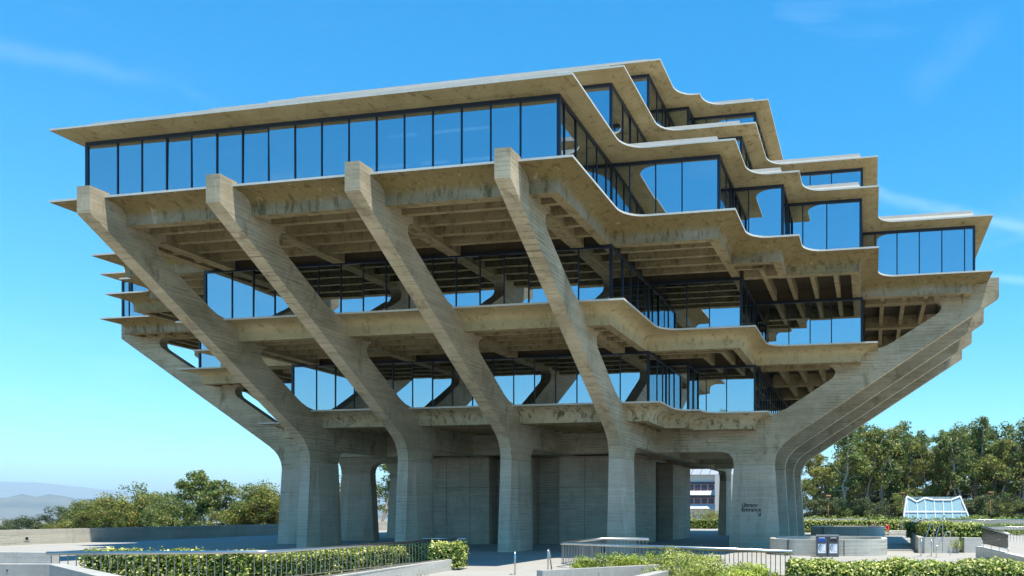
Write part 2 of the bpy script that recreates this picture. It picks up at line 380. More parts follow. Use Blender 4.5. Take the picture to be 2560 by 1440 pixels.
# ---- fins with their columns
FX = [-10.23, -3.41, 3.41, 10.23]; FW = .355
prof = [(18.62,5.56),(18.64,5.85),(18.72,6.2),(18.92,6.62),(19.25,7.0),(19.7,7.35),(20.3,7.75)]
prof += [(32.95,16.0),(32.95,17.24),(32.0,17.24),(32.0,16.9),(29.0,16.8),(29.0,15.98),(29.25,15.9),(29.42,15.68),(29.42,15.42),(29.28,15.2),(29.0,15.0)]
prof += [(26.3,13.36),(25.85,13.14),(25.3,13.02),(24.6,12.85),(22.3,12.7),(22.3,12.0),(22.52,11.9),(22.68,11.68),(22.66,11.42),(22.5,11.18)]
prof += [(19.5,9.28),(18.9,9.02),(18.3,8.9),(17.6,8.7),(15.0,8.6),(15.0,6.45),(15.35,6.4),(15.62,6.27),(15.8,6.07),(15.89,5.82),(15.92,5.56)]
fin_mb = MB(); n = len(prof)
fin_mb.add([(-FW,-r,z) for r, z in prof]+[(FW,-r,z) for r, z in prof],
           [tuple(range(n)), tuple(range(n, 2*n))[::-1]]+[(i, n+i, n+(i+1) % n, (i+1) % n) for i in range(n)])
fin_me = fin_mb.mesh('fin', M['fin'])
base = [(18.98,.36),(17.95,.62),(16.4,.62),(15.6,.38)]; topc = [(18.62,.355),(17.9,.372),(16.45,.372),(15.92,.355)]
cm = MB(); lo = [(w,-r,0) for r, w in base]+[(-w,-r,0) for r, w in reversed(base)]; hi = [(w,-r,5.545) for r, w in topc]+[(-w,-r,5.545) for r, w in reversed(topc)]
k = len(lo); cm.add(lo+hi, [tuple(range(k))[::-1], tuple(range(k, 2*k))]+[(i, (i+1) % k, k+(i+1) % k, k+i) for i in range(k)])
col_me = cm.mesh('column', M['column'])
for q in range(4):
    rot = Matrix.Rotation(q*math.pi/2, 3, 'Z')
    for x in FX:
        p = rot @ Vector((x, 0, 0)); f = link('fin', fin_me, lib, p, q*math.pi/2)
        link('column', col_me, f)
# ---- deep portal beams under the fourth floor
for d in (0, 1):
    for x in FX:
        mb = MB(); zb = 6.45 if d == 0 else 6.456
        if d == 0: mb.box(x-FW, x+FW, -15, 15, zb, 8.6)
        else: mb.box(-15, 15, x-FW, x+FW, zb, 8.604)
        mb.build('portal_beam', M['fin'], lib)
# ---- girders, joists
GRID = [17.52+1.364*k for k in range(-5, 11)]
def hw(lv, r, g): return max([x-g for x, y in lv if y-g >= r], default=0)
def rbox(q, x0, x1, y0, y1, z0, z1):
    mbx = MB(); a = Matrix.Rotation(q*math.pi/2, 3, 'Z') @ Vector((x0, y0, 0)); b2 = Matrix.Rotation(q*math.pi/2, 3, 'Z') @ Vector((x1, y1, 0))
    return mbx.box(min(a.x,b2.x), max(a.x,b2.x), min(a.y,b2.y), max(a.y,b2.y), z0, z1)
for L in (4, 5, 6):
    z0 = ZT[L]-.985; z1 = ZT[L]-.27; below = {6: LV['L5'], 5: LV['L4'], 4: [(8.3, 8.3)]}[L]; gb = 1.0 if L > 4 else 0
    for q in range(4):
        for ki, r in enumerate(GRID):
            if r > PLAN[L][0][1]-1.6: continue
            m = min(hw(PLAN[L], r, 1.5), r+.13)
            g = hw(below, r, gb)
            segs = [(-m, m)] if g == 0 else ([(g+.05, m), (-m, -g-.05)] if m > g+.3 else [])
            for a, b2 in segs:
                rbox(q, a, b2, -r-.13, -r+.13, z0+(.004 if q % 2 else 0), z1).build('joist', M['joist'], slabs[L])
        if L > 4:
            for x in FX:
                r0, r1 = ((24.6, 29.0) if L == 6 else (17.75, 22.3))
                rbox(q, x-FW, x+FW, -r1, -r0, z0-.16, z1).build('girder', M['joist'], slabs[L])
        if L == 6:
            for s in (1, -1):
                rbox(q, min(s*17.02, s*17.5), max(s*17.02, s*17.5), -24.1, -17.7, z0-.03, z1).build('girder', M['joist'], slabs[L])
# ---- windows: frame per storey, panes and mullions
pane_cache = {}
def pane_mesh(w, h):
    k = (round(w, 2), round(h, 2))
    if k not in pane_cache: mbp = MB(); mbp.box(-w/2, w/2, -.012, .012, 0, h); pane_cache[k] = mbp.mesh('pane', M['glass'])
    return pane_cache[k]
mull_cache = {}
def mull_mesh(w, d, h):
    k = (w, d, round(h, 2))
    if k not in mull_cache: mbp = MB(); mbp.box(-w/2, w/2, -d/2, d/2, 0, h); mull_cache[k] = mbp.mesh('mullion', M['mullion'])
    return mull_cache[k]
# dark closing strip between the window heads and the ribbed ceilings
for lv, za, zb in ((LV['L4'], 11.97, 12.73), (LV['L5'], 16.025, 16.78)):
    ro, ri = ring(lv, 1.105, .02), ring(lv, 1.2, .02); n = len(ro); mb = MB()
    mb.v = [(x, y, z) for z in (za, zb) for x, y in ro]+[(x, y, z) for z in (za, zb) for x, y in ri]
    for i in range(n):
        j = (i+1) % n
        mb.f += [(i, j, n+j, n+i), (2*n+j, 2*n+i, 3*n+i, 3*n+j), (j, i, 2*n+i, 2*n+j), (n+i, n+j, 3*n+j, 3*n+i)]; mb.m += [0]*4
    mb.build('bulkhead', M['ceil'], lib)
STOREY = [(PLAN[4], 8.85, 11.975), (PLAN[5], 13.0, 16.03), (PLAN[6], 17.05, 20.12), (PLAN[8], 21.13, 24.23), (PLAN[9], 25.24, 28.41)]
rest = MB()
for lv, z0, z1 in STOREY:
    pts = ring(lv, 1.0, .001, 2); poly = []
    for p in pts:
        if not poly or math.hypot(p[0]-poly[-1][0], p[1]-poly[-1][1]) > .1: poly.append(p)
    frame = MB(); jobs = []
    for i in range(len(poly)):
        a, b2 = poly[i], poly[(i+1) % len(poly)]
        mid = ((a[0]+b2[0])/2, (a[1]+b2[1])/2); horiz = abs(a[1]-b2[1]) < .01
        lo_, hi_ = sorted((a[0], b2[0]) if horiz else (a[1], b2[1])); fix = a[1] if horiz else a[0]
        if horiz:
            frame.box(lo_-.06, hi_+.06, fix-.07, fix+.07, z1-.17, z1); frame.box(lo_-.06, hi_+.06, fix-.06, fix+.06, z0, z0+.09)
        else:
            frame.box(fix-.068, fix+.068, lo_-.058, hi_+.058, z1-.172, z1-.002); frame.box(fix-.058, fix+.058, lo_-.058, hi_+.058, z0+.002, z0+.088)
        cuts = [lo_]+[c for c in (.682+1.364*k for k in range(-30, 30)) if lo_+.55 < c < hi_-.55]+[hi_]
        if mid[1] < -11.5: jobs.append((horiz, fix, cuts))
        else:
            for c0, c1 in zip(cuts, cuts[1:]):
                if horiz: rest.box(c0+.04, c1-.04, fix-.012, fix+.012, z0+.09, z1-.17); rest.box(c1-.026, c1+.026, fix-.055, fix+.055, z0+.09, z1-.17, 1)
                else: rest.box(fix-.012, fix+.012, c0+.04, c1-.04, z0+.09, z1-.17); rest.box(fix-.055, fix+.055, c1-.026, c1+.026, z0+.09, z1-.17, 1)
    fr = frame.build('window_frame', M['mullion'], lib)
    for horiz, fix, cuts in jobs:
        for i, (c0, c1) in enumerate(zip(cuts, cuts[1:])):
            c = (c0+c1)/2; p = (c, fix, z0+.09) if horiz else (fix, c, z0+.09)
            pn = link('pane', pane_mesh(c1-c0-.07, z1-z0-.26), fr, p, (0 if horiz else math.pi/2)+random.gauss(0, .0045)); pn.rotation_euler.x = random.gauss(0, .0035)
            p = (c1, fix, z0+.09) if horiz else (fix, c1, z0+.09)
            last = i == len(cuts)-2
            if not last: link('mullion', mull_mesh(.052, .11, z1-z0-.26), fr, p, 0 if horiz else math.pi/2)
    ys = [p for p in poly if p[1] < -11.5]
    for p in ys: link('mullion', mull_mesh(.15, .15, z1-z0-.26), fr, (p[0], p[1], z0+.09))
tag(rest.build('glazing', [M['glass'], M['mullion']], lib), kind='stuff')

# ---- lights under the sixth-floor ceiling
m, nt, b = newmat('fluorescent_tube'); setin(b, Base_Color=(.8,.8,.8,1), Emission_Color=(1,.97,.9,1), Emission_Strength=.8)
lm = MB(); lm.box(-.75,.75,-.1,.1,-.05,0); lme = lm.mesh('ceiling_light', m)
for i, x in enumerate(range(-11, 8, 2)):
    for y in (-29.2, -26.3): link('ceiling_light', lme, slabs[7], (x+.3*(i % 3), y, 20.12))
# ---- concrete core and the walls at plaza level
mb = MB(); mb.box(-6.5, 6.5, -6.5, 6.5, 8.3, 28.35); mb.build('core', M['core'], lib)
def wall(name, x0, x1, y0, y1, z0=0, z1=6.44, mat='core'):
    mb = MB(); mb.box(x0, x1, y0, y1, z0, z1); return mb.build(name, M[mat], lib)
wall('core_wall', -7.8, -2.87, -8.5, 8.3); wall('core_wall', 2.66, 8.0, -8.5, -1.5)
wall('core_wall', -2.87, 2.66, -7.2, -6.9); wall('core_wall', -1.9, .51, -8.35, -7.2)
wall('core_wall', 7.2, 8.5, 2.1, 8.6); wall('core_wall', -2.87, 7.2, 2.3, 8.3)
wall('core_wall', 2.0, 2.65, -1.5, 2.3); 
wall('core_ceiling', -2.86, 7.9, -6.9, 8.2, 6.48, 6.7)
for x0, x1 in ((-7.7,-2.9),(2.7,7.95)):
    mb = MB(); mb.box(x0, x1, -8.508, -8.49, 4.19, 4.215); mb.build('pour_joint', M['black'], lib)
for x in (-6.3, -4.4, 4.6, 6.6):
    mb = MB(); mb.box(x-.01, x+.01, -8.508, -8.49, .05, 6.4); mb.build('panel_joint', M['black'], lib)
mb = MB(); mb.box(2.67, 2.72, -1.3, 2.1, 0, 3.2); mb.build('entrance_glass', M['mullion'], lib)

# ---- lettering on the entrance column
def text_mesh(body, size, name):
    cu = bpy.data.curves.new(name, 'FONT'); cu.body = body; cu.size = size; cu.extrude = .012; cu.space_line = .86; cu.offset = .007
    o = bpy.data.objects.new(name, cu); col.objects.link(o)
    bpy.context.view_layer.update()
    dg = bpy.context.evaluated_depsgraph_get(); me = bpy.data.meshes.new_from_object(o.evaluated_get(dg))
    bpy.data.objects.remove(o); bpy.data.curves.remove(cu); me.materials.clear(); me.materials.append(M['black']); return me
tilt = math.atan((.62-.372)/5.545)
def on_panel(x, z):
    return (x, -10.23-(.372+(.62-.372)*(1-z/5.545))-.012, z)
tm = text_mesh('Library\nEntrance', .36, 'lettering')
w = max(v.co.x for v in tm.vertices); sc = 1.33/w
for v in tm.vertices: v.co.x *= sc
t = link('lettering', tm, lib, on_panel(16.47, 2.74)); t.rotation_euler = (math.pi/2-tilt, 0, 0)
ar = MB()
def bar(a, b2, w2):
    d = Vector((b2[0]-a[0], b2[1]-a[1])).normalized(); nn = Vector((-d.y, d.x))*w2/2
    q = [(a[0]-nn.x,a[1]-nn.y), (b2[0]-nn.x,b2[1]-nn.y), (b2[0]+nn.x,b2[1]+nn.y), (a[0]+nn.x,a[1]+nn.y)]
    ar.add([(x, y, 0) for x, y in q]+[(x, y, .012) for x, y in q], [(0,3,2,1),(4,5,6,7),(0,1,5,4),(1,2,6,5),(2,3,7,6),(3,0,4,7)])
bar((0,.21),(.2,.01),.045); bar((.005,.0),(.225,.0),.045); bar((.205,.02),(.205,.22),.045)
t = ar.build('arrow', M['black'], lib, loc=on_panel(17.56, 2.14)); t.rotation_euler = (math.pi/2-tilt, 0, 0)


# ================================================================== PLANTING
rnd = random.Random(11)
def leaf_quads(mb, pts, size, mi=0, droop=0.0, r=rnd, asp=.55):
    for p, nrm in pts:
        sz = size*(.6+.8*r.random())
        n = (Vector(nrm)*.9+Vector((r.uniform(-1,1), r.uniform(-1,1), r.uniform(-.6,1)))*.8)
        if n.length < .01: n = Vector((0,0,1))
        n.normalize()
        t = Vector((r.uniform(-1,1), r.uniform(-1,1), r.uniform(-1,1)-droop)); t = t-n*t.dot(n)
        if t.length < .01: continue
        t.normalize(); b2 = n.cross(t); p = Vector(p)
        a = t*sz*.5; c = b2*sz*.5*asp
        o = len(mb.v); mb.v += [tuple(p-a), tuple(p+c*1.0-n*sz*.05), tuple(p+a), tuple(p-c-n*sz*.05)]
        mb.f.append((o, o+1, o+2, o+3)); mb.m.append(mi)
def blob_pts(c, rad, n, r=rnd, shell_=.55):
    out = []
    for _ in range(n):
        d = Vector((r.gauss(0,1), r.gauss(0,1), r.gauss(0,1)))
        if d.length < .01: continue
        d.normalize(); k = shell_+(1-shell_)*r.random()**.6
        out.append(((c[0]+d.x*rad[0]*k, c[1]+d.y*rad[1]*k, c[2]+d.z*rad[2]*k), d))
    return out
M['euc'] = leafmat('eucalyptus_leaves', [(.06,.1,.022),(.125,.19,.042),(.215,.285,.07),(.31,.35,.145),(.37,.26,.12)], [0,.35,.65,.88,1], .38, .45, .25)
M['eucwarm'] = leafmat('olive_leaves', [(.085,.115,.025),(.17,.22,.042),(.28,.31,.07),(.37,.34,.1),(.42,.26,.11)], [0,.3,.65,.87,1], .38, .45, .22)
M['dark'] = leafmat('dark_tree_leaves', [(.05,.075,.03),(.085,.115,.045),(.14,.16,.065)], [0,.5,1], .2, .5, .15)
M['shrub'] = leafmat('fresh_shrub_leaves', [(.14,.2,.025),(.3,.42,.05),(.48,.55,.09),(.6,.58,.26)], [0,.4,.8,1], .3, .5, .8)
M['grey'] = leafmat('dry_shrub_leaves', [(.14,.19,.03),(.32,.4,.07),(.48,.52,.14),(.56,.5,.4)], [0,.4,.78,1], .25, .6, 1.2)
M['cover'] = leafmat('ground_cover_leaves', [(.07,.12,.02),(.15,.22,.04),(.26,.33,.07),(.38,.4,.18)], [0,.4,.8,1], .3, .5, .35)
M['varieg'] = leafmat('variegated_hedge_leaves', [(.045,.095,.012),(.12,.2,.022),(.44,.48,.1),(.74,.7,.34)], [0,.42,.68,1], .25, .35, 1.0)
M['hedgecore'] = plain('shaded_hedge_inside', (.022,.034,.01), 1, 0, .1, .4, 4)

def make_tree(seed, h, spread, kind):
    """returns (trunk mesh, crown mesh): leaning stems, forked limbs, leaf clumps with gaps between"""
    r = random.Random(seed); tk = MB(); cr_ = MB(); clumps = []
    stems = {'euc': 2, 'tallopen': 3, 'round': 4, 'dark': 2, 'open': 2}[kind]
    for s in range(stems):
        a = r.uniform(0, 6.28); lean = r.uniform(.06, .2)*h; base_ = Vector((math.cos(a)*.35*s, math.sin(a)*.35*s, -1.2))
        hh = h*r.uniform(.78, 1)*(.93 if s else 1); pts = [base_]; rad = [.028*h*.5*(1 if s == 0 else .75)+.08]
        n = 7
        for i in range(1, n+1):
            t = i/n; pts.append(Vector((base_.x+math.cos(a)*lean*t+r.uniform(-.3,.3), base_.y+math.sin(a)*lean*t+r.uniform(-.3,.3), hh*.86*t))); rad.append(rad[0]*(1-.8*t))
        tk.tube(pts, rad, 6)
        lo_ = {'euc': .34, 'tallopen': .42, 'round': .22, 'dark': .2, 'open': .55}[kind]
        for k in range({'euc': 11, 'tallopen': 9, 'round': 7, 'dark': 9, 'open': 8}[kind]):
            t = lo_+(1-lo_)*(k+r.random()*.8)/{'euc': 11, 'tallopen': 9, 'round': 7, 'dark': 9, 'open': 8}[kind]; t = min(t, .99)
            i = int(t*n); p = pts[i].lerp(pts[min(i+1, n)], t*n-i); b_ = r.uniform(0, 6.28)
            out = spread*r.uniform(.45, 1)*(1.15-t*.62 if kind != 'round' else 1.1-.5*abs(t-.6)); e = p+Vector((math.cos(b_)*out, math.sin(b_)*out, out*r.uniform(.15, .75)))
            midp = p.lerp(e, .5)+Vector((0, 0, -.12*out)); tk.tube([p, midp, e], [rad[i]*.5, rad[i]*.32, .03], 5)
            clumps.append((e, spread*r.uniform(.27, .46)))
            if r.random() < .65: clumps.append((midp+Vector((r.uniform(-.7,.7), r.uniform(-.7,.7), r.uniform(.2,.9))), spread*r.uniform(.2, .32)))
        clumps.append((pts[-1]+Vector((0,0,.3)), spread*r.uniform(.3,.42)))
    for c, rr in clumps:
        sub = 3 + (kind == 'round')
        for _ in range(sub):
            cc = c+Vector((r.gauss(0, rr*.45), r.gauss(0, rr*.45), r.gauss(0, rr*.3)))
            leaf_quads(cr_, blob_pts(cc, (rr*.62, rr*.62, rr*.5), int(20+26*rr), r, .3), .44 if h > 14 else .31, droop=.5, r=r, asp=.5)
    return tk, cr_
def tree_kind(seed, h, spread, kind, leaf, bark='bark'):
    tk, cr_ = make_tree(seed, h, spread, kind)
    return tk.mesh('trunk', M[bark], True), cr_.mesh('crown', M[leaf])
VAR = {'ea': tree_kind(1, 20, 4.4, 'euc', 'euc', 'barkpale'), 'eb': tree_kind(2, 20, 4.9, 'euc', 'eucwarm', 'bark'), 'ec': tree_kind(3, 20, 4.2, 'tallopen', 'euc', 'barkpale'),
       'ra': tree_kind(4, 8, 3.6, 'round', 'eucwarm'), 'rb': tree_kind(5, 8, 3.9, 'round', 'euc'), 'ta': tree_kind(16, 11, 2.7, 'open', 'euc', 'barkpale'), 'da': tree_kind(8, 9, 3.8, 'round', 'dark')}
VH = {'ea': 20, 'eb': 20, 'ec': 20, 'ra': 8, 'rb': 8, 'ta': 11, 'da': 9}
def tree(name, var, x, y, base, height, rz, label, group, cat='tree', sx=1.0):
    t = tag(empty(name, (x, y, base), rz), label, cat, group); s = height/VH[var]; t.scale = (s*sx, s*sx, s)
    link('trunk', VAR[var][0], t); link('crown', VAR[var][1], t); return t
ORD = ['first', 'second', 'third', 'fourth', 'fifth', 'sixth', 'seventh', 'eighth', 'ninth', 'tenth', 'eleventh', 'twelfth', 'thirteenth', 'fourteenth', 'fifteenth', 'sixteenth', 'seventeenth', 'eighteenth']
# grove right of the library
GR = [(13.2,92,'eb',14.5),(16.4,97,'eb',18.6),(19.6,90,'ea',20.5),(22.6,95,'eb',24.2),(25.8,101,'ea',23.6),(28.4,112,'ec',20.5),(31.5,104,'ea',20.2),(34.6,113,'ec',23),(37.4,103,'eb',20.4),(40.4,111,'ea',22.4),(43.1,100,'ec',22),(45.8,107,'ea',24),(48.8,101,'eb',22),(51.5,112,'ec',23.8),(54.2,103,'ea',23.4),(57.5,108,'eb',24),(61,101,'ea',23),(66,110,'ec',22)]
for i, (x, y, v, h) in enumerate(GR):
    tree('eucalyptus_tree', v, x, y, -.4, h*1.06, i*2.1, 'eucalyptus in the grove behind the glass skylight, %s counting right from the library' % ORD[i], 'eucalyptus grove right of the library', sx=.92+.18*((i*37) % 5)/5)
# denser under-storey at the foot of the grove
for i, (x, y, h) in enumerate([(15,86,6.2),(19,88,5),(24,90,5.6),(29,96,5),(33.5,95,6),(38.5,96,5.4),(44,94,6.2),(49.5,95,5.4),(55,95,6),(60,93,5.5)]):
    tree('understorey_tree', ('da','rb','da')[i % 3], x, y, -.4, h, i*1.7, 'dark low bushy tree under the right grove, %s counting right from the library' % ORD[i], 'low trees under the right grove', sx=1.35)
for i, (x, y, v, h) in enumerate([(19,122,'eb',20),(25,127,'ea',22),(31,124,'eb',21),(37,128,'ea',23),(43.5,124,'eb',23),(50,127,'ea',24),(57,123,'eb',24),(64,126,'ea',23)]):
    tree('eucalyptus_tree', v, x, y, -.4, h, i*2.7+1, 'eucalyptus half hidden in the back row of the right grove, %s from its left' % ORD[i], 'eucalyptus grove right of the library', sx=1.1)
for i, (x, y, h) in enumerate([(20,116,9),(27,118,8.5),(34,117,9.5),(41,118,9),(48,117,9.5),(55,118,9),(62,117,9)]):
    tree('understorey_tree', 'da', x, y, -.4, h, i*1.1, 'dark bushy tree deep in the right grove, %s from its left' % ORD[i], 'low trees under the right grove', sx=1.5)
# left group beyond the parapet
GL = [(-94,35.5,'ra',4.6),(-90.5,38.5,'rb',6.2),(-86.5,33.5,'ra',7.2),(-83,37,'rb',7.9),(-79,33.5,'ra',8.1),(-75,36.5,'rb',7.6),(-72,31.8,'rb',5.2),(-69.8,34.8,'ta',13.0),(-66.2,32.2,'ta',11.2),(-62.8,34.6,'rb',5.6),(-59.6,30.8,'ra',6.0),(-57.2,34,'rb',7.2),(-54.4,29.6,'ra',8.0),(-51.5,34,'rb',7.2),(-48.5,36,'ra',7)]
for i, (x, y, v, h) in enumerate(GL):
    lab = 'tall open-crowned eucalyptus rising above the bushy trees beyond the parapet, %s one' % ('left' if i == 7 else 'right') if v == 'ta' else 'olive-green bushy tree beyond the parapet, %s of its row from the left' % ORD[i]
    tree('bushy_tree' if v != 'ta' else 'eucalyptus_tree', v, x, y, land(x, y)-.3, h, i*1.3, lab, 'trees beyond the plaza parapet', sx=1.08)
# seen through the arches
for i, (x, y, v, h) in enumerate([(-55,55,'ea',15),(-50.5,58,'eb',14.5),(-61,54,'rb',9),(-44,62,'ea',13)]):
    tree('eucalyptus_tree', v, x, y, land(x, y)-.3, h, i, 'leafy tree showing through the arches under the library, %s from the left' % ['second','third','first','fourth'][i], 'trees behind the arches')
# darker trees further down the slope
for i, (x, y, h) in enumerate([(-175,92,7),(-187,97,6.5),(-168,100,8.5),(-160,97,7),(-205,108,7),(-300,220,12),(-285,214,10),(-330,250,11),(-262,215,9)]):
    tree('slope_tree', 'da', x, y, land(x, y)-.3, h, i, 'dark round slope tree at far left, %s' % ['near one at the left edge','near one in the left corner','tallest of the near ones','nearest to the bushy row','far left one','biggest by the dry field','smaller one by the dry field','farthest of all','lone one below the field'][i], 'dark trees on the slope', sx=1.3)
# eucalyptus behind the viewer (they show in the window reflections)
for i, (x, y, h) in enumerate([(-5,-104,24),(3,-110,21),(-16,-112,20),(-29,-108,23),(-46,-112,19),(-62,-105,22),(14,-112,20)]):
    tree('eucalyptus_tree', ('ea','eb','ec')[i % 3], x, y, -.4, h, i*1.9, 'eucalyptus mirrored in the lowest windows, %s from the left as mirrored' % ORD[i], 'eucalyptus mirrored in the windows', sx=1.25)

def hedge_mesh(mbh, x0, x1, y0, y1, z0, z1, n, size, r=rnd):
    """leaves over the sides and top of a box of foliage (local axes)"""
    A_ = [((x1-x0)*(z1-z0), 'f'), ((x1-x0)*(y1-y0), 't'), ((y1-y0)*(z1-z0), 'l'), ((y1-y0)*(z1-z0), 'r'), ((x1-x0)*(z1-z0)*.5, 'b')]
    tot = sum(a for a, _ in A_)
    for a, k in A_:
        pts = []
        for _ in range(int(n*a/tot)):
            u, w2, e = r.random(), r.random(), r.gauss(0, .05)
            lump = .06*math.sin(u*(x1-x0)*2.1)+.05*math.sin(u*(x1-x0)*5.3+1)
            if k == 'f': pts.append(((x0+u*(x1-x0), y0-e-lump*.6, z0+w2*(z1-z0+lump)), (0,-1,.3)))
            elif k == 'b': pts.append(((x0+u*(x1-x0), y1+e, z0+w2*(z1-z0)), (0,1,.3)))
            elif k == 't': pts.append(((x0+u*(x1-x0), y0+w2*(y1-y0), z1+e+lump), (0,-.2,1)))
            elif k == 'l': pts.append(((x0+e, y0+u*(y1-y0), z0+w2*(z1-z0)), (-1,0,.3)))
            else: pts.append(((x1+e, y0+u*(y1-y0), z0+w2*(z1-z0)), (1,0,.3)))
        leaf_quads(mbh, pts, size, r=r, asp=.62)
# left hedge behind the railing, with its bend
def hedge2(name, loc, rz, size3, n, leaf, mat, label, group=None, cat='hedge'):
    t = tag(empty(name, loc, rz), label, cat, group); lx, ly, lz = size3
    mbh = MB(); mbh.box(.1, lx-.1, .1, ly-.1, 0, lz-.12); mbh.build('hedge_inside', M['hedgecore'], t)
    mbh = MB(); hedge_mesh(mbh, 0, lx, 0, ly, 0, lz, n, leaf)
    for _ in range(int(lx*1.4)):
        x = rnd.uniform(0, lx); leaf_quads(mbh, blob_pts((x, rnd.uniform(.1, ly-.1), lz+.08), (.06,.06,.15), 7), leaf*.8)
    mbh.build('foliage', M[mat], t); return t
# faces +X (towards the path): local -Y -> +X means rotating by +90
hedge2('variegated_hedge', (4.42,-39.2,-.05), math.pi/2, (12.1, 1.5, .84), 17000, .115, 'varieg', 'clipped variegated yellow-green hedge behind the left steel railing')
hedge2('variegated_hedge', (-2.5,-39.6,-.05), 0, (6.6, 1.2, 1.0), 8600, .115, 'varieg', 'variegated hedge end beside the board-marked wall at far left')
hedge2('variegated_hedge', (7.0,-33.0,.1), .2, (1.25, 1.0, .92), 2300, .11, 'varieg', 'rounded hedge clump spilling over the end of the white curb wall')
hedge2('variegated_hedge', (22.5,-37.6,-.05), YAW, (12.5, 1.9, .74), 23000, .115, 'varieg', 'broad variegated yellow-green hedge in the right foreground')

def shrub(name, blobs, n, size, mat, label, group=None):
    x0, y0 = blobs[0][0][:2]; t = tag(empty(name, (x0, y0, 0)), label, 'shrub', group); mbh = MB(); st = MB()
    for c, rad in blobs:
        c = (c[0]-x0, c[1]-y0, c[2]); vol = rad[0]*rad[1]
        for _ in range(9):
            cc = (c[0]+rnd.gauss(0, rad[0]*.45), c[1]+rnd.gauss(0, rad[1]*.45), c[2]+rnd.gauss(0, rad[2]*.28))
            leaf_quads(mbh, blob_pts(cc, (rad[0]*.5, rad[1]*.5, rad[2]*.55), int(n*vol/9), rnd, .2), size, droop=-.9, asp=.3)
        for _ in range(8): st.tube([(c[0], c[1], -.1), (c[0]+rnd.uniform(-.7,.7)*rad[0], c[1]+rnd.uniform(-.7,.7)*rad[1], c[2]+rad[2]*.4)], [.02, .006], 4)
    mbh.build('foliage', M[mat], t); st.build('stem', M['bark'], t); return t
shrub('rosemary_shrub', [((14.0,-33.6,.32),(.8,.6,.45)),((15.0,-33.4,.4),(.8,.6,.5))], 3600, .13, 'shrub', 'bright green feathery shrub by the corner of the right railing')
shrub('rosemary_shrub', [((16.2,-33.4,.42),(.9,.6,.5)),((17.2,-33.2,.4),(.8,.6,.45))], 3600, .13, 'shrub', 'bright green feathery shrub behind the grey triangular planter wall')
shrub('rosemary_shrub', [((18.2,-35.4,.5),(1.0,.8,.6)),((18.6,-34.1,.62),(.9,.7,.5)),((19.6,-36.2,.45),(1.1,.8,.6)),((20.6,-37.0,.35),(1.0,.8,.55)),((18.9,-37.8,.4),(1.2,.8,.7))], 2800, .13, 'grey', 'large grey-green shrub with dry twigs in front of the right railing')
shrub('rosemary_shrub', [((21.7,-37.4,.25),(.8,.6,.5)),((20.9,-38.6,.2),(.9,.7,.5))], 3000, .13, 'shrub', 'green shrub between the dry bush and the front hedge')
shrub('weed', [((10.2,-38.8,.0),(.35,.35,.35)),((9.3,-37.2,.1),(.3,.3,.3))], 220, .12, 'grey', 'thin straggly weeds against the white curb wall')
# hedges and banks beyond
hedge2('clipped_hedge', (-3,44.5,-.02), .0, (14, 1.6, 1.25), 6000, .2, 'cover', 'dark clipped hedge seen through the entrance portal')
shrub('bank_shrub', [((-4,56,1.4),(3,2,1.3)),((0,57,1.7),(3,2,1.5)),((4,56,1.5),(3,2,1.4))], 90, .4, 'eucwarm', 'yellow-green shrubs above the hedge seen through the portal')
hedge2('clipped_hedge', (17.2,27.5,-.02), .18, (12.5, 1.6, 1.35), 5000, .2, 'varieg', 'clipped hedge behind the dark round planter wall')
hedge2('variegated_hedge', (28.25,-14.2,.7), .1, (3.4, 4.0, .95), 4200, .15, 'varieg', 'bright variegated shrub mass filling the right concrete planter')
hedge2('variegated_hedge', (28.3,-9.2,.5), .1, (3.0, 7.0, 1.0), 3800, .17, 'cover', 'darker green hedge behind the bright planter shrub')
shrub('trailing_plant', [((29.9,-15.25,.55),(.35,.15,.5))], 4200, .12, 'shrub', 'green plant trailing over the face of the right planter')
mbh = MB()
for _ in range(420):
    x = rnd.uniform(14, 60); y = rnd.uniform(46, 84); h = .5+.9*rnd.random()+(y-46)*.012
    leaf_quads(mbh, blob_pts((x, y, h*.55), (rnd.uniform(.9,1.9), rnd.uniform(.8,1.4), h*.6), 70, rnd, .4), .42)
for _ in range(260):
    x = rnd.uniform(24, 46); y = rnd.uniform(20, 46); 
    if x < 31+(y-20)*.1 and y < 36: continue
    leaf_quads(mbh, blob_pts((x, y, .45), (1.1, .9, .6), 60, rnd, .4), .3)
tag(mbh.build('ground_cover', M['cover']), 'mass of low green shrubs covering the bank below the grove', 'shrubs', kind='stuff')
mb = MB(); mb.box(12, 64, 46, 86, -.3, .25); tag(mb.build('planted_bank', M['soil']), kind='structure')

M['balsteel'] = plain('dull_steel', (.3,.29,.27), .45, .8, .4, .1, 6)
# ================================================================== RAILINGS, WALLS, STEPS
def railing(name, path, z, hgt, step, r_top, label, r_bal=.016, group=None):
    t = tag(empty(name, (path[0][0], path[0][1], 0)), label, 'railing', group); ox, oy = path[0]
    mb = MB(); mb.tube([(x-ox, y-oy, z) for x, y in path], r_top, 10); mb.build('top_rail', M['steel'], t, True)
    bm_ = MB(); bm_.tube([(0,0,0),(0,0,hgt)], r_bal, 6); bme = bm_.mesh('baluster', M['balsteel'])
    low = MB(); low.tube([(x-ox, y-oy, z-hgt+.03) for x, y in path], .022, 6); low.build('bottom_rail', M['steel'], t)
    for (x0, y0), (x1, y1) in zip(path, path[1:]):
        L_ = math.hypot(x1-x0, y1-y0); n = max(1, int(L_/step))
        for i in range(n):
            k = (i+.5)/n; link('baluster', bme, t, (x0+(x1-x0)*k-ox, y0+(y1-y0)*k-oy, z-hgt))
    return t
railing('steel_railing', [(-1.72,-41.4),(4.45,-39.35),(4.65,-39.15),(4.68,-26.6)], 1.05, .95, .25, .066, 'long steel railing with thick round top rail in front of the left hedge')
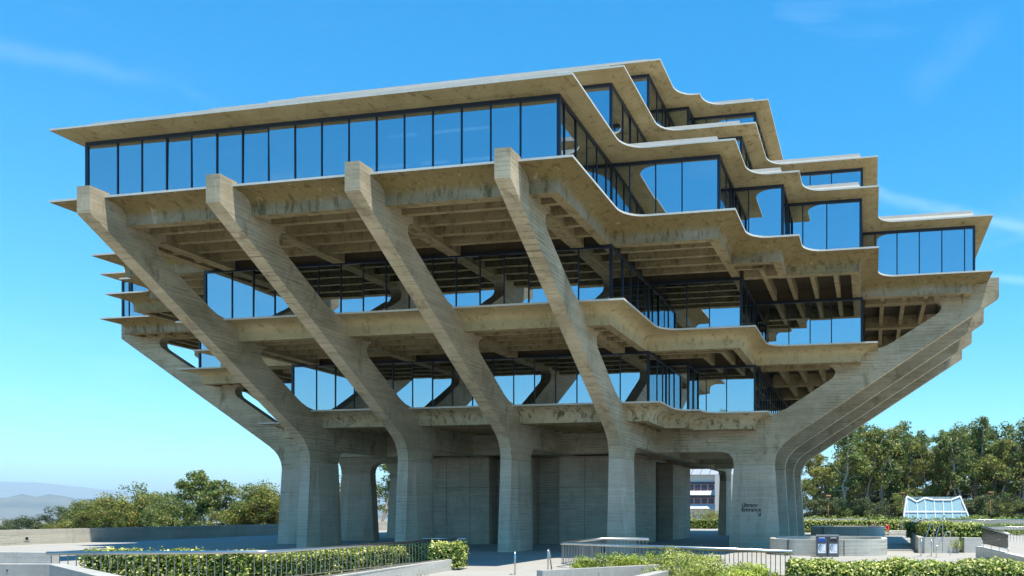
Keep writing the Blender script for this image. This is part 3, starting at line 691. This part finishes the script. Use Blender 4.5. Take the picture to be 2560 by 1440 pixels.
railing('steel_railing', [(5.1,-26.5),(2.67,-26.4)], 1.06, .95, .2, .05, 'short steel railing crossing the far end of the left railing')
railing('steel_railing', [(22.34,-35.94),(11.95,-30.5),(11.68,-30.3),(11.5,-24.6),(14.1,-24.9)], 1.05, .92, .2, .066, 'steel railing bending round the planter right of the path')
def handrail(name, pts, label, r=.025, group='stair handrails'):
    o = Vector(pts[0]); mb = MB(); mb.tube([Vector(p)-o for p in pts], r, 8)
    return tag(mb.build(name, M['steel'], None, True, tuple(o)), label, 'handrail', group)
handrail('stair_handrail', [(11.37,-34.2,-.1),(11.37,-34.2,.8),(11.4,-34.27,.88),(11.45,-34.36,.9),(11.52,-34.52,.88),(11.56,-34.6,.8),(11.56,-34.6,-.1)], 'steel stair handrail end standing alone in the middle of the path', .035)
handrail('stair_handrail', [(11.8,-31.6,-.05),(11.82,-31.95,.8),(11.85,-32.1,.88),(11.88,-32.2,.8),(11.9,-32.25,-.05)], 'looped steel handrail end beside the right railing', .035)
# white curb wall of the ramp, with its metal channel
mb = MB(); mb.beam((7.75,-32.45), (8.75,-41.6), .3, -.6, .42); w_ = tag(mb.build('curb_wall', M['wallpale']), 'low white concrete curb wall below the left railing', 'wall')
mb = MB(); mb.beam((7.6,-32.6), (8.6,-41.5), .1, .42, .49); mb.build('drain_channel', M['steel'], w_)
mb = MB(); mb.beam((7.85,-32.6), (8.85,-41.5), .12, .42, .46); mb.build('coping', M['wall'], w_)
mb = MB(); mb.beam((-4.7,-38.7), (-26,-39.8), .3, -.3, .92); tag(mb.build('board_wall', M['wallpale']), 'pale board-marked concrete wall at the far left behind the railing end', 'wall')
mb = MB()
P = [(-9,-46.3),(2.95,-44.7),(9.6,-48.6),(9.4,-48.95),(2.9,-45.05),(-9,-46.65)]
mb.prism(P, -1.2, .99); w_ = tag(mb.build('planter_wall', M['wallgrey']), 'grey concrete planter wall with tie holes in the bottom left corner', 'wall')
tie = MB(); tie.tube([(0,.012,0),(0,-.012,0)], .022, 8); tie_me = tie.mesh('tie_hole', M['black'])
for x in (-1.5, .2, 1.7): link('tie_hole', tie_me, w_, (x, -46.655+(x+9)*.1345, .82))
mb = MB(); mb.prism([(14.15,-38.45),(18.75,-33.25),(18.35,-40.6),(17.95,-40.6),(18.3,-34.15),(14.4,-38.55)], -.6, .5); w_ = tag(mb.build('planter_wall', M['wallgrey']), 'low grey concrete planter wall meeting in a sharp corner right of the path', 'wall')
mb = MB(); mb.box(15.55, 15.8, -37.02, -36.9, .1, .36); o = mb.build('drain_plate', M['wallgrey'], w_)
mb = MB(); mb.box(13.9, 22.4, -36.6, -33.0, -.3, .02); tag(mb.build('planting_bed', M['soil']), kind='structure')
# round planters
def round_wall(name, cx, cy, rx, ry, h, label, th=.3, n=56):
    t = tag(empty(name, (cx, cy, 0)), label, 'planter', 'round concrete planter walls'); mb = MB()
    for i in range(n):
        a = 2*math.pi*i/n; c, s = math.cos(a), math.sin(a); e = .62
        c2 = math.copysign(abs(c)**e, c); s2 = math.copysign(abs(s)**e, s)
        mb.v += [(c2*rx, s2*ry, 0), (c2*rx, s2*ry, h), (c2*(rx-th), s2*(ry-th), h), (c2*(rx-th), s2*(ry-th), 0)]
    for i in range(n):
        j = (i+1) % n
        for k in range(3): mb.f.append((4*i+k, 4*j+k, 4*j+k+1, 4*i+k+1)); mb.m.append(0)
    mb.build('ring_wall', M['wall'], t)
    for x in (-rx*.62, rx*.3):
        mb = MB(); mb.box(x-.012, x+.012, -ry-.004+.0, -ry+.25, .02, h-.02); mb.build('joint', M['black'], t)
    return t
round_wall('round_planter', 22.55, -16.4, 3.35, 3.2, .9, 'pale round concrete planter wall behind the two bins')
round_wall('round_planter', 22.75, 15.3, 3.55, 3.3, .97, 'shaded dark round concrete planter wall under the far overhang')
# terrace steps between the planters
for i, y in enumerate((-13.2, -10.4, -6.2)):
    mb = MB(); mb.box(25.95, 27.9, y, y+.07, 0, .07); tag(mb.build('step_edge', M['wallgrey']), '%s shallow step edge across the path right of the round planter' % ('nearest', 'middle', 'farthest')[i], 'step', 'shallow steps on the path')
for i in range(3):
    mb = MB(); mb.box(26.3, 29.5, 18.4+i*.45, 21, i*.15, .15+i*.15); tag(mb.build('stair_step', M['wallpale']), '%s of the three wide steps behind the person in red' % ('lowest', 'middle', 'topmost')[i], 'step', 'wide steps near the far planter')
for i, x in enumerate((28.0, 29.2)): handrail('stair_handrail', [(x,18.6,0),(x,18.6,1.0),(x,18.9,1.1),(x+.3,22.5,1.75),(x+.3,22.8,1.7),(x+.3,22.8,.4)], '%s far steel handrail beside the wide steps' % ('left', 'right')[i])
# big planter at right with its walls
pl = tag(empty('concrete_planter', (28,-15.5,0)), 'angular pale concrete planter holding bright shrubs at right', 'planter')
mb = MB(); mb.beam((-.15,0), (.1,14.6), .3, 0, .92); mb.build('side_wall', M['wallpale'], pl)
mb = MB(); mb.beam((0,-.05), (2.0,.6), .3, 0, .925); mb.build('front_wall', M['wallpale'], pl)
mb = MB(); mb.prism([(.1,.2),(1.9,.8),(1.9,12),(.1,14)], .5, .75); mb.build('soil', M['soil'], pl)
mb = MB(); mb.beam((2.3,1.2), (3.3,1.4), .8, 0, .88); tag(mb.build('concrete_pier', M['wallpale'], None, loc=(28,-15.5,0)), 'short square concrete pier right of the shrub planter', 'pier')
handrail('stair_handrail', [(27.6,-19.6,0),(27.6,-19.6,.88),(27.65,-19.3,.96),(27.95,-17.9,1.0),(28.3,-16.6,1.7),(28.5,-16.3,1.75),(28.5,-16.3,.1)], 'front left steel handrail beside the right planter')
handrail('stair_handrail', [(28.15,-19.4,0),(28.15,-19.4,.88),(28.2,-19.1,.96),(28.5,-17.8,1.0),(28.8,-16.6,1.65),(29.0,-16.3,1.7),(29.0,-16.3,.1)], 'middle steel handrail beside the right planter')
handrail('stair_handrail', [(28.35,-20.0,0),(28.35,-20.0,.62),(28.5,-19.7,.68),(29.0,-18.9,1.35),(29.15,-18.7,1.38),(29.2,-18.65,1.3),(29.2,-18.65,.05)], 'front right steel handrail beside the right planter')
# ramp wall with glass screen
rw = tag(empty('ramp_wall', (30.5,-20,0)), 'sloping concrete ramp wall with tinted glass screen at right edge', 'wall')
mb = MB(); mb.beam((0,0), (2.6,-7.2), .35, -.8, (.62,.12)); mb.build('wall', M['wall'], rw)
mb = MB(); mb.beam((.15,-.4), (1.0,-2.75), .03, (.78,.6), (1.62,1.3)); m, nt, b = newmat('tinted_screen_glass'); setin(b, Base_Color=(.1,.085,.06,1), Roughness=.08, Specular_IOR_Level=.7, Alpha=.8); mb.build('glass_screen', m, rw)
mb = MB(); mb.tube([(.12,-.3,1.66),(1.05,-2.9,1.32)], .045, 8); mb.build('top_rail', M['steel'], rw, True)
mb = MB(); mb.tube([(.12,-.3,.8),(1.05,-2.9,.62)], .03, 6); mb.build('bottom_rail', M['steel'], rw, True)
for k in (.05,.35,.65,.95): 
    mb = MB(); mb.tube([(.12+.93*k,-.3-2.6*k,.4),(.12+.93*k,-.3-2.6*k,.8-.18*k)], .02, 6); mb.build('post', M['steel'], rw)
# footbridge at right
br = tag(empty('footbridge', (36,15.5,0)), 'concrete footbridge with steel railings at right edge', 'bridge')
mb = MB(); mb.beam((-3.6,-.6), (9,1.7), 2.4, -.75, -.3); mb.build('deck', M['wall'], br)
mb = MB(); mb.beam((-3.6,-1.8), (9,.5), .35, .72, .97); mb.build('edge_beam', M['wallpale'], br)
mb = MB(); mb.beam((-1.5,-1.5), (-1.1,-1.43), .4, -.6, .8); mb.build('pillar', M['wall'], br)
railing('bridge_railing', [(31.9,-2.0),(39.5,-1.0)], 1.28, 1.1, .22, .045, 'near steel railing of the footbridge at right edge')
railing('bridge_railing', [(33.4,25.4),(37.2,26.0),(46,27.6)], 1.52, .85, .25, .05, 'far pale railing along the upper terrace at right')
mb = MB(); mb.beam((29.5,40), (52,44), .5, .4, 1.35); tag(mb.build('terrace_wall', M['wallpale']), 'long pale terrace wall below the glass skylight', 'wall')
mb = MB(); mb.beam((11,41), (24.5,43.5), .4, .5, 1.45); tag(mb.build('terrace_wall', M['wallpale']), 'pale terrace wall behind the hedge at the foot of the grove', 'wall')

# ================================================================== SMALL THINGS
def bin_(x, y, rz, body_hop, label):
    t = tag(empty('litter_bin', (x, y, 0), rz), label, 'bin', 'tall grey litter bins')
    mb = MB(); mb.box(-.285,.285,-.3,.3,.0,1.1); mb.build('body', BM['grey'], t)
    mb = MB(); mb.prism([(-.3,-.32),(.3,-.32),(.3,.32),(-.3,.32)], 1.1, 1.17); mb.build('lid', BM['top'], t)
    mb = MB(); mb.box(-.2,.2,-.335,-.3,.82,1.03); o = mb.build('hopper', body_hop, t)
    mb = MB(); mb.tube([(-.15,-.34,.95),(-.15,-.38,1.02),(.15,-.38,1.02),(.15,-.34,.95)], .018, 6); mb.build('handle', M['steel'], o)
    mb = MB(); mb.box(-.205,.205,-.306,-.3,.2,.7); o = mb.build('poster', M['white'], t)
    a = MB(); c = (.1,.48); prev = None
    for k in range(9):
        an = R(128+k*13); p = (c[0]+.27*math.cos(an), c[1]+.25*math.sin(an)); q = (c[0]+.24*math.cos(an), c[1]+.215*math.sin(an))
        if prev: a.add([(prev[0][0],-.309,prev[0][1]),(p[0],-.309,p[1]),(q[0],-.309,q[1]),(prev[1][0],-.309,prev[1][1])], [(0,1,2,3)])
        prev = (p, q)
    a.add([(-.12,-.309,.66),(-.02,-.309,.655),(-.05,-.309,.6)], [(0,1,2)])
    for k, (px, pz) in enumerate([(-.06,.56),(-.08,.48),(-.05,.4),(.0,.33),(.06,.3),(.13,.28)]): a.add([(px,-.309,pz),(px+.03,-.309,pz-.01),(px+.02,-.309,pz+.035),(px-.005,-.309,pz+.03)], [(0,1,2,3)])
    a.build('print', BM['ink'], o); return t
BM = {'grey': plain('bin_grey_steel', (.12,.12,.125), .45, .3, .4, .1), 'top': plain('bin_lid', (.3,.31,.31), .4, .3), 'blue': plain('bin_blue', (.02,.09,.42), .35), 'blk': plain('bin_black', (.03,.03,.033), .4), 'ink': plain('poster_ink', (.03,.025,.08), .8)}
bin_(22.36,-20.1,.12, BM['blue'], 'grey litter bin with blue hopper in front of the pale round planter')
bin_(22.97,-20.02,.12, BM['blk'], 'grey litter bin with black hopper in front of the pale round planter')
bin_(26.9,31.1,.12, BM['blue'], 'distant grey bin with blue hopper behind the person in red'); bin_(27.6,31.2,.12, BM['blk'], 'distant grey bin with black hopper behind the person in red')

def lamp(x, y, z, label):
    t = tag(empty('lamp_post', (x, y, 0)), label, 'lamp', 'lamp posts on the bank')
    mb = MB(); mb.tube([(0,0,-.3),(0,0,z-.5)], [.07,.055], 8); mb.build('pole', RUST, t, True)
    mb = MB(); mb.tube([(0,0,z-.5),(0,0,z-.42),(0,0,z-.1),(0,0,z)], [.12,.32,.4,.3], 12); mb.build('lamp_head', RUST, t)
    mb = MB(); mb.tube([(0,0,z-.56),(0,0,z-.5)], [.2,.26], 12); mb.build('diffuser', M['white'], t)
RUST = plain('rusty_steel', (.3,.15,.07), .8, .2, .3, .3)
lamp(19.17,48,4.7, 'rusty lamp post standing alone at the left of the grove'); lamp(29.8,60.2,5.3, 'rusty lamp post just left of the glass skylight'); lamp(42.9,62.6,5.4, 'rusty lamp post right of the glass skylight')

# glass skylight
sk = tag(empty('glass_skylight', (36,71.4,0), YAW), 'white-framed glass skylight with a zigzag top in front of the grove', 'skylight')
top = [(-4.92,4.9),(-3.35,3.98),(-1.98,4.62),(-.45,4.3),(1.0,4.3),(2.42,4.3),(3.95,4.9)]; bx = [-5.9,-4.75,-3.3,-1.85,-.4,1.05,2.5,4.0,5.45]
SG = plain('skylight_glass', (.33,.5,.54), .2, 0, .5, .08, 2)
def skp(x, z): return (x, .28*z, z)
def bar3(mb, p, q, w2):
    mb.tube([p, q], w2, 5)
fr = MB()
bar3(fr, skp(-5.95,.2), skp(-4.92,4.9), .19); bar3(fr, skp(5.5,.2), skp(3.95,4.9), .19)
for (x0,z0),(x1,z1) in zip(top, top[1:]): bar3(fr, skp(x0,z0), skp(x1,z1), .17)
for x, z in top[1:-1]: bar3(fr, skp(x,.2), skp(x,z), .11)
bar3(fr, skp(-4.92,.2), skp(-4.92,4.9), .07); bar3(fr, skp(3.95,.2), skp(3.95,4.9), .07); bar3(fr, skp(-5.5,2.3), skp(4.85,2.3), .13); bar3(fr, skp(-5.95,.2), skp(5.5,.2), .1)
fr.build('frame', M['white'], sk)
cols_ = [(-4.92,4.9)]+top[1:-1]+[(3.95,4.9)]
for (x0,z0),(x1,z1) in zip(cols_, cols_[1:]):
    for lo2, h0, h1 in ((.25,2.22,2.22),(2.38,z0-.1,z1-.1)):
        mb = MB(); q = [skp(x0+.06,lo2),skp(x1-.06,lo2),skp(x1-.06,h1),skp(x0+.06,h0)]
        mb.add([(x,y,z) for x,y,z in q]+[(x,y+.03,z) for x,y,z in q], [(0,1,2,3),(7,6,5,4),(0,4,5,1),(1,5,6,2),(2,6,7,3),(3,7,4,0)]); mb.build('pane', SG, sk)
for q in ([skp(-5.85,.3),skp(-5.0,.3),skp(-5.0,4.5)], [skp(4.05,.3),skp(5.35,.3),skp(4.05,4.5)]):
    mb = MB(); mb.add([(x,y,z) for x,y,z in q]+[(x,y+.03,z) for x,y,z in q], [(0,1,2),(5,4,3),(0,3,4,1),(1,4,5,2),(2,5,3,0)]); mb.build('pane', SG, sk)
mb = MB(); mb.add([skp(-5.5,.2),skp(4.5,.2),(3.9,4.0,.2),(-4.9,4.0,.2),(-4.9,1.37,4.85),(3.9,1.37,4.85)], [(0,3,4),(1,5,2),(3,2,5,4)]); mb.build('rear_glazing', SG, sk)

# building seen through the portal
fb = tag(empty('far_building', (-16,140,0), .12), 'pale grey office block with dark window bands seen through the portal', 'building')
FW_ = plain('pale_cladding', (.6,.59,.56), .8, 0, .2, .06); FD = plain('band_glass', (.05,.07,.12), .15, 0, .6, .3, 1.2); FR = plain('red_trim', (.35,.04,.04), .6); FM = plain('metal_roofing', (.42,.44,.46), .4, .5, .4, .1)
mb = MB(); mb.box(-16,4.6,0,14,-1,12.0); mb.build('wall', FW_, fb); mb = MB(); mb.box(1.0,13,-1.6,-.02,-1,11.9); mb.build('stair_tower', FW_, fb)
mb = MB(); mb.add([(-16.3,-.6,12.02),(13.3,-.6,12.02),(13.3,9,17),(-16.3,9,17),(-16.3,14,12.02),(13.3,14,12.02)], [(0,1,2,3),(0,3,4),(1,5,2),(4,3,2,5),(0,4,5,1)]); rf = mb.build('roof', FM, fb)
for k in range(12): mb = MB(); mb.tube([(-15+k*2.4,-.62,12.1),(-15+k*2.4+1.0,8.9,17.05)], .07, 4); mb.build('roof_seam', FD, rf)
for zi, z in enumerate((4.4, 8.0)):
    mb = MB(); mb.box(-15.5,.9,-.25,-.01,z+1.55,z+2.15); mb.build('sunshade', FD, fb)
    for k in range(9):
        x = -15.3+k*1.8; mb = MB(); mb.box(x,x+1.6,-.1,-.004,z,z+1.45); w_ = mb.build('window', FR, fb); mb = MB(); mb.box(x+.1,x+1.5,-.13,-.1,z+.1,z+1.35); mb.build('pane', FD, w_)
    mb = MB(); mb.add([(-15.6,-.02,z-.1),(.9,-.02,z-.1),(.9,-.8,z-1.3),(-15.6,-.8,z-1.3),(-15.6,-.02,z-1.35),(.9,-.02,z-1.35)], [(0,3,2,1),(3,4,5,2),(0,4,3),(1,2,5)]); mb.build('metal_apron', FM, fb)

# houses across the valley
wl = [plain('house_wall_%d' % i, c, .9, 0, .2, .05) for i, c in enumerate([(.75,.72,.68),(.62,.55,.48),(.7,.66,.6)])]; rl = plain('tile_roof', (.34,.2,.14), .9, 0, .2, .15)
for i in range(26):
    a = R(41.8+i*.42+rnd.uniform(-.15,.15)); d = rnd.choice((3000,3250,3900))+rnd.uniform(-150,150); x = cam.location.x-math.sin(a)*d; y = cam.location.y+math.cos(a)*d; z = land(x, y)-2
    t = tag(empty('valley_house', (x, y, z), rnd.uniform(0,3)), 'tiny pale house across the hazy valley, '+('one of the left cluster' if i > 15 else 'one of the right cluster'), 'house', 'houses across the valley')
    w2, l2, h2 = rnd.uniform(8,11), rnd.uniform(16,30), rnd.uniform(8,12)
    mb = MB(); mb.box(-l2/2,l2/2,-w2/2,w2/2,-4,h2); mb.build('wall', wl[i % 3], t)
    mb = MB(); mb.add([(-l2/2-1,-w2/2-1,h2),(l2/2+1,-w2/2-1,h2),(l2/2+1,w2/2+1,h2),(-l2/2-1,w2/2+1,h2),(-l2/2,0,h2+3.4),(l2/2,0,h2+3.4)], [(0,1,5,4),(2,3,4,5),(0,4,3),(1,2,5),(0,3,2,1)]); mb.build('roof', rl, t)

# ---- people at the far table
SKIN = plain('skin', (.45,.27,.19), .6, 0, .3, .06); RED = plain('red_shirt', (.62,.02,.03), .8, 0, .2, .08); BLUE = plain('blue_shirt', (.05,.1,.2), .8, 0, .2, .1); TAN = plain('tan_shorts', (.5,.3,.13), .9, 0, .1, .1); JEAN = plain('dark_trousers', (.04,.045,.07), .9, 0, .1); HAIR = plain('dark_hair', (.025,.015,.01), .6, 0, .3); WOOD = plain('table_top', (.62,.6,.56), .5)
def skin(name, verts, edges, radii, mat, parent, sub=2):
    me = bpy.data.meshes.new(name); me.from_pydata(verts, edges, []); o = link(name, me, parent)
    md = o.modifiers.new('skin', 'SKIN'); md.use_smooth_shade = True
    if not me.skin_vertices: me.attributes
    for v, r_ in zip(me.skin_vertices[0].data, radii): v.radius = (r_, r_)
    me.skin_vertices[0].data[0].use_root = True
    s = o.modifiers.new('subd', 'SUBSURF'); s.levels = sub; s.render_levels = sub; me.materials.append(mat); return o
def chain(*runs):
    vs_, es, rs = [], [], []
    for start, pts in runs:
        prev = start
        for p, r_ in pts:
            vs_.append(p); rs.append(r_); i = len(vs_)-1
            if prev is not None: es.append((prev, i))
            prev = i
    return vs_, es, rs
def person(loc, rz, shirt, legs, label):
    """seated, leaning forward towards local +Y, forearms on the table"""
    t = tag(empty('person', loc, rz), label, 'person', 'people at the far table')
    body = chain((None, [((0,0,.5),.13),((0,.04,.68),.13),((0,.12,.86),.14),((0,.19,.99),.12),((0,.25,1.08),.055),((0,.28,1.14),.06)]),
        (0, [((.1,.05,.48),.09),((.12,.42,.48),.075),((.12,.44,.25),.055),((.12,.4,.06),.04),((.12,.54,.03),.035)]), (0, [((-.1,.05,.48),.09),((-.12,.42,.48),.075),((-.12,.44,.25),.055),((-.12,.4,.06),.04),((-.12,.54,.03),.035)]),
        (3, [((.18,.2,.98),.06),((.22,.36,.8),.045),((.14,.6,.78),.035),((.1,.68,.78),.03)]), (3, [((-.18,.2,.98),.06),((-.22,.36,.8),.045),((-.14,.6,.78),.035),((-.1,.68,.78),.03)]))
    skin('body', *body, SKIN, t)
    skin('shirt', *chain((None, [((0,-.005,.52),.145),((0,.04,.68),.15),((0,.12,.86),.16),((0,.19,.99),.135)]), (3, [((.18,.2,.98),.085),((.21,.3,.87),.07)]), (3, [((-.18,.2,.98),.085),((-.21,.3,.87),.07)])), shirt, t)
    skin('trousers', *chain((None, [((0,0,.5),.145)]), (0, [((.1,.06,.48),.105),((.12,.38,.48),.09),((.12,.43,.38),.075)]), (0, [((-.1,.06,.48),.105),((-.12,.38,.48),.09),((-.12,.43,.38),.075)])), legs, t)
    hd = MB(); rows = [(1.12,.05,.06),(1.16,.075,.09),(1.22,.082,.1),(1.28,.08,.1),(1.33,.06,.075),(1.35,.02,.03)]
    for z, rx, ry in rows:
        for k in range(10):
            a = 2*math.pi*k/10; nose = .025 if k in (2,3) and z == 1.22 else 0
            hd.v.append((rx*math.cos(a), .3+(ry+nose)*math.sin(a), z))
    for i in range(len(rows)-1):
        for k in range(10): hd.f.append((i*10+k, i*10+(k+1)%10, (i+1)*10+(k+1)%10, (i+1)*10+k)); hd.m.append(0)
    hd.f.append(tuple(50+k for k in range(10))); hd.m.append(0); h = hd.build('head', SKIN, t, True)
    hr = MB()
    for z, rx, ry in [(1.2,.088,.09),(1.28,.09,.1),(1.34,.072,.085),(1.37,.03,.035)]:
        for k in range(10): a = 2*math.pi*k/10; hr.v.append((rx*math.cos(a), .275+ry*math.sin(a)*(1 if math.sin(a) < 0 else .75), z))
    for i in range(3):
        for k in range(10): hr.f.append((i*10+k, i*10+(k+1)%10, (i+1)*10+(k+1)%10, (i+1)*10+k)); hr.m.append(0)
    hr.f.append(tuple(30+k for k in range(10))); hr.m.append(0); hr.build('hair', HAIR, h, True)
    return t
person((26.75,18.1,.02), R(78), RED, TAN, 'seated person in a red shirt and tan shorts leaning over the table')
person((25.0,18.35,.02), R(-82), BLUE, JEAN, 'seated person in a dark blue shirt facing the person in red')
tb = tag(empty('table', (25.9,18.25,0)), 'small pale table between the two seated people', 'table')
mb = MB(); mb.tube([(0,0,.7),(0,0,.75)], .5, 20); mb.build('table_top', WOOD, tb); mb = MB(); mb.tube([(0,0,0),(0,0,.7)], .05, 8); mb.build('leg', M['steel'], tb); mb = MB(); mb.tube([(0,0,0),(0,0,.04)], .28, 14); mb.build('base', M['steel'], tb)
for x, lab in ((26.78, 'stool under the person in red'), (24.97, 'stool under the person in dark blue')):
    st = tag(empty('stool', (x,18.2,0)), 'pale round '+lab, 'stool', 'stools at the far table'); mb = MB(); mb.tube([(0,0,.36),(0,0,.41)], .19, 14); mb.build('seat', WOOD, st); mb = MB(); mb.tube([(0,0,0),(0,0,.36)], .06, 8); mb.build('leg', M['steel'], st)
mb = MB(); mb.tube([(0,0,0),(0,0,.03),(0,0,.16),(0,0,.2)], [.13,.15,.14,.06], 10); tag(mb.build('bag', plain('dark_red_bag', (.3,.02,.03), .7), None, True, (25.75,18.15,.752)), 'small dark red bag on the table between the two people', 'bag')

# ---- air
mb = MB(); mb.box(-46000, 46000, -46000, 46000, -260, 1300)
m = bpy.data.materials.new('haze_air'); m.use_nodes = True; nt = m.node_tree; nt.nodes.clear()
pv = nt.nodes.new('ShaderNodeVolumePrincipled'); pv.inputs['Color'].default_value = (.7, .88, 1, 1); pv.inputs['Density'].default_value = 5.5e-5; pv.inputs['Anisotropy'].default_value = 0.0
out = nt.nodes.new('ShaderNodeOutputMaterial'); nt.links.new(pv.outputs[0], out.inputs['Volume'])
tag(mb.build('haze', m), kind='stuff')
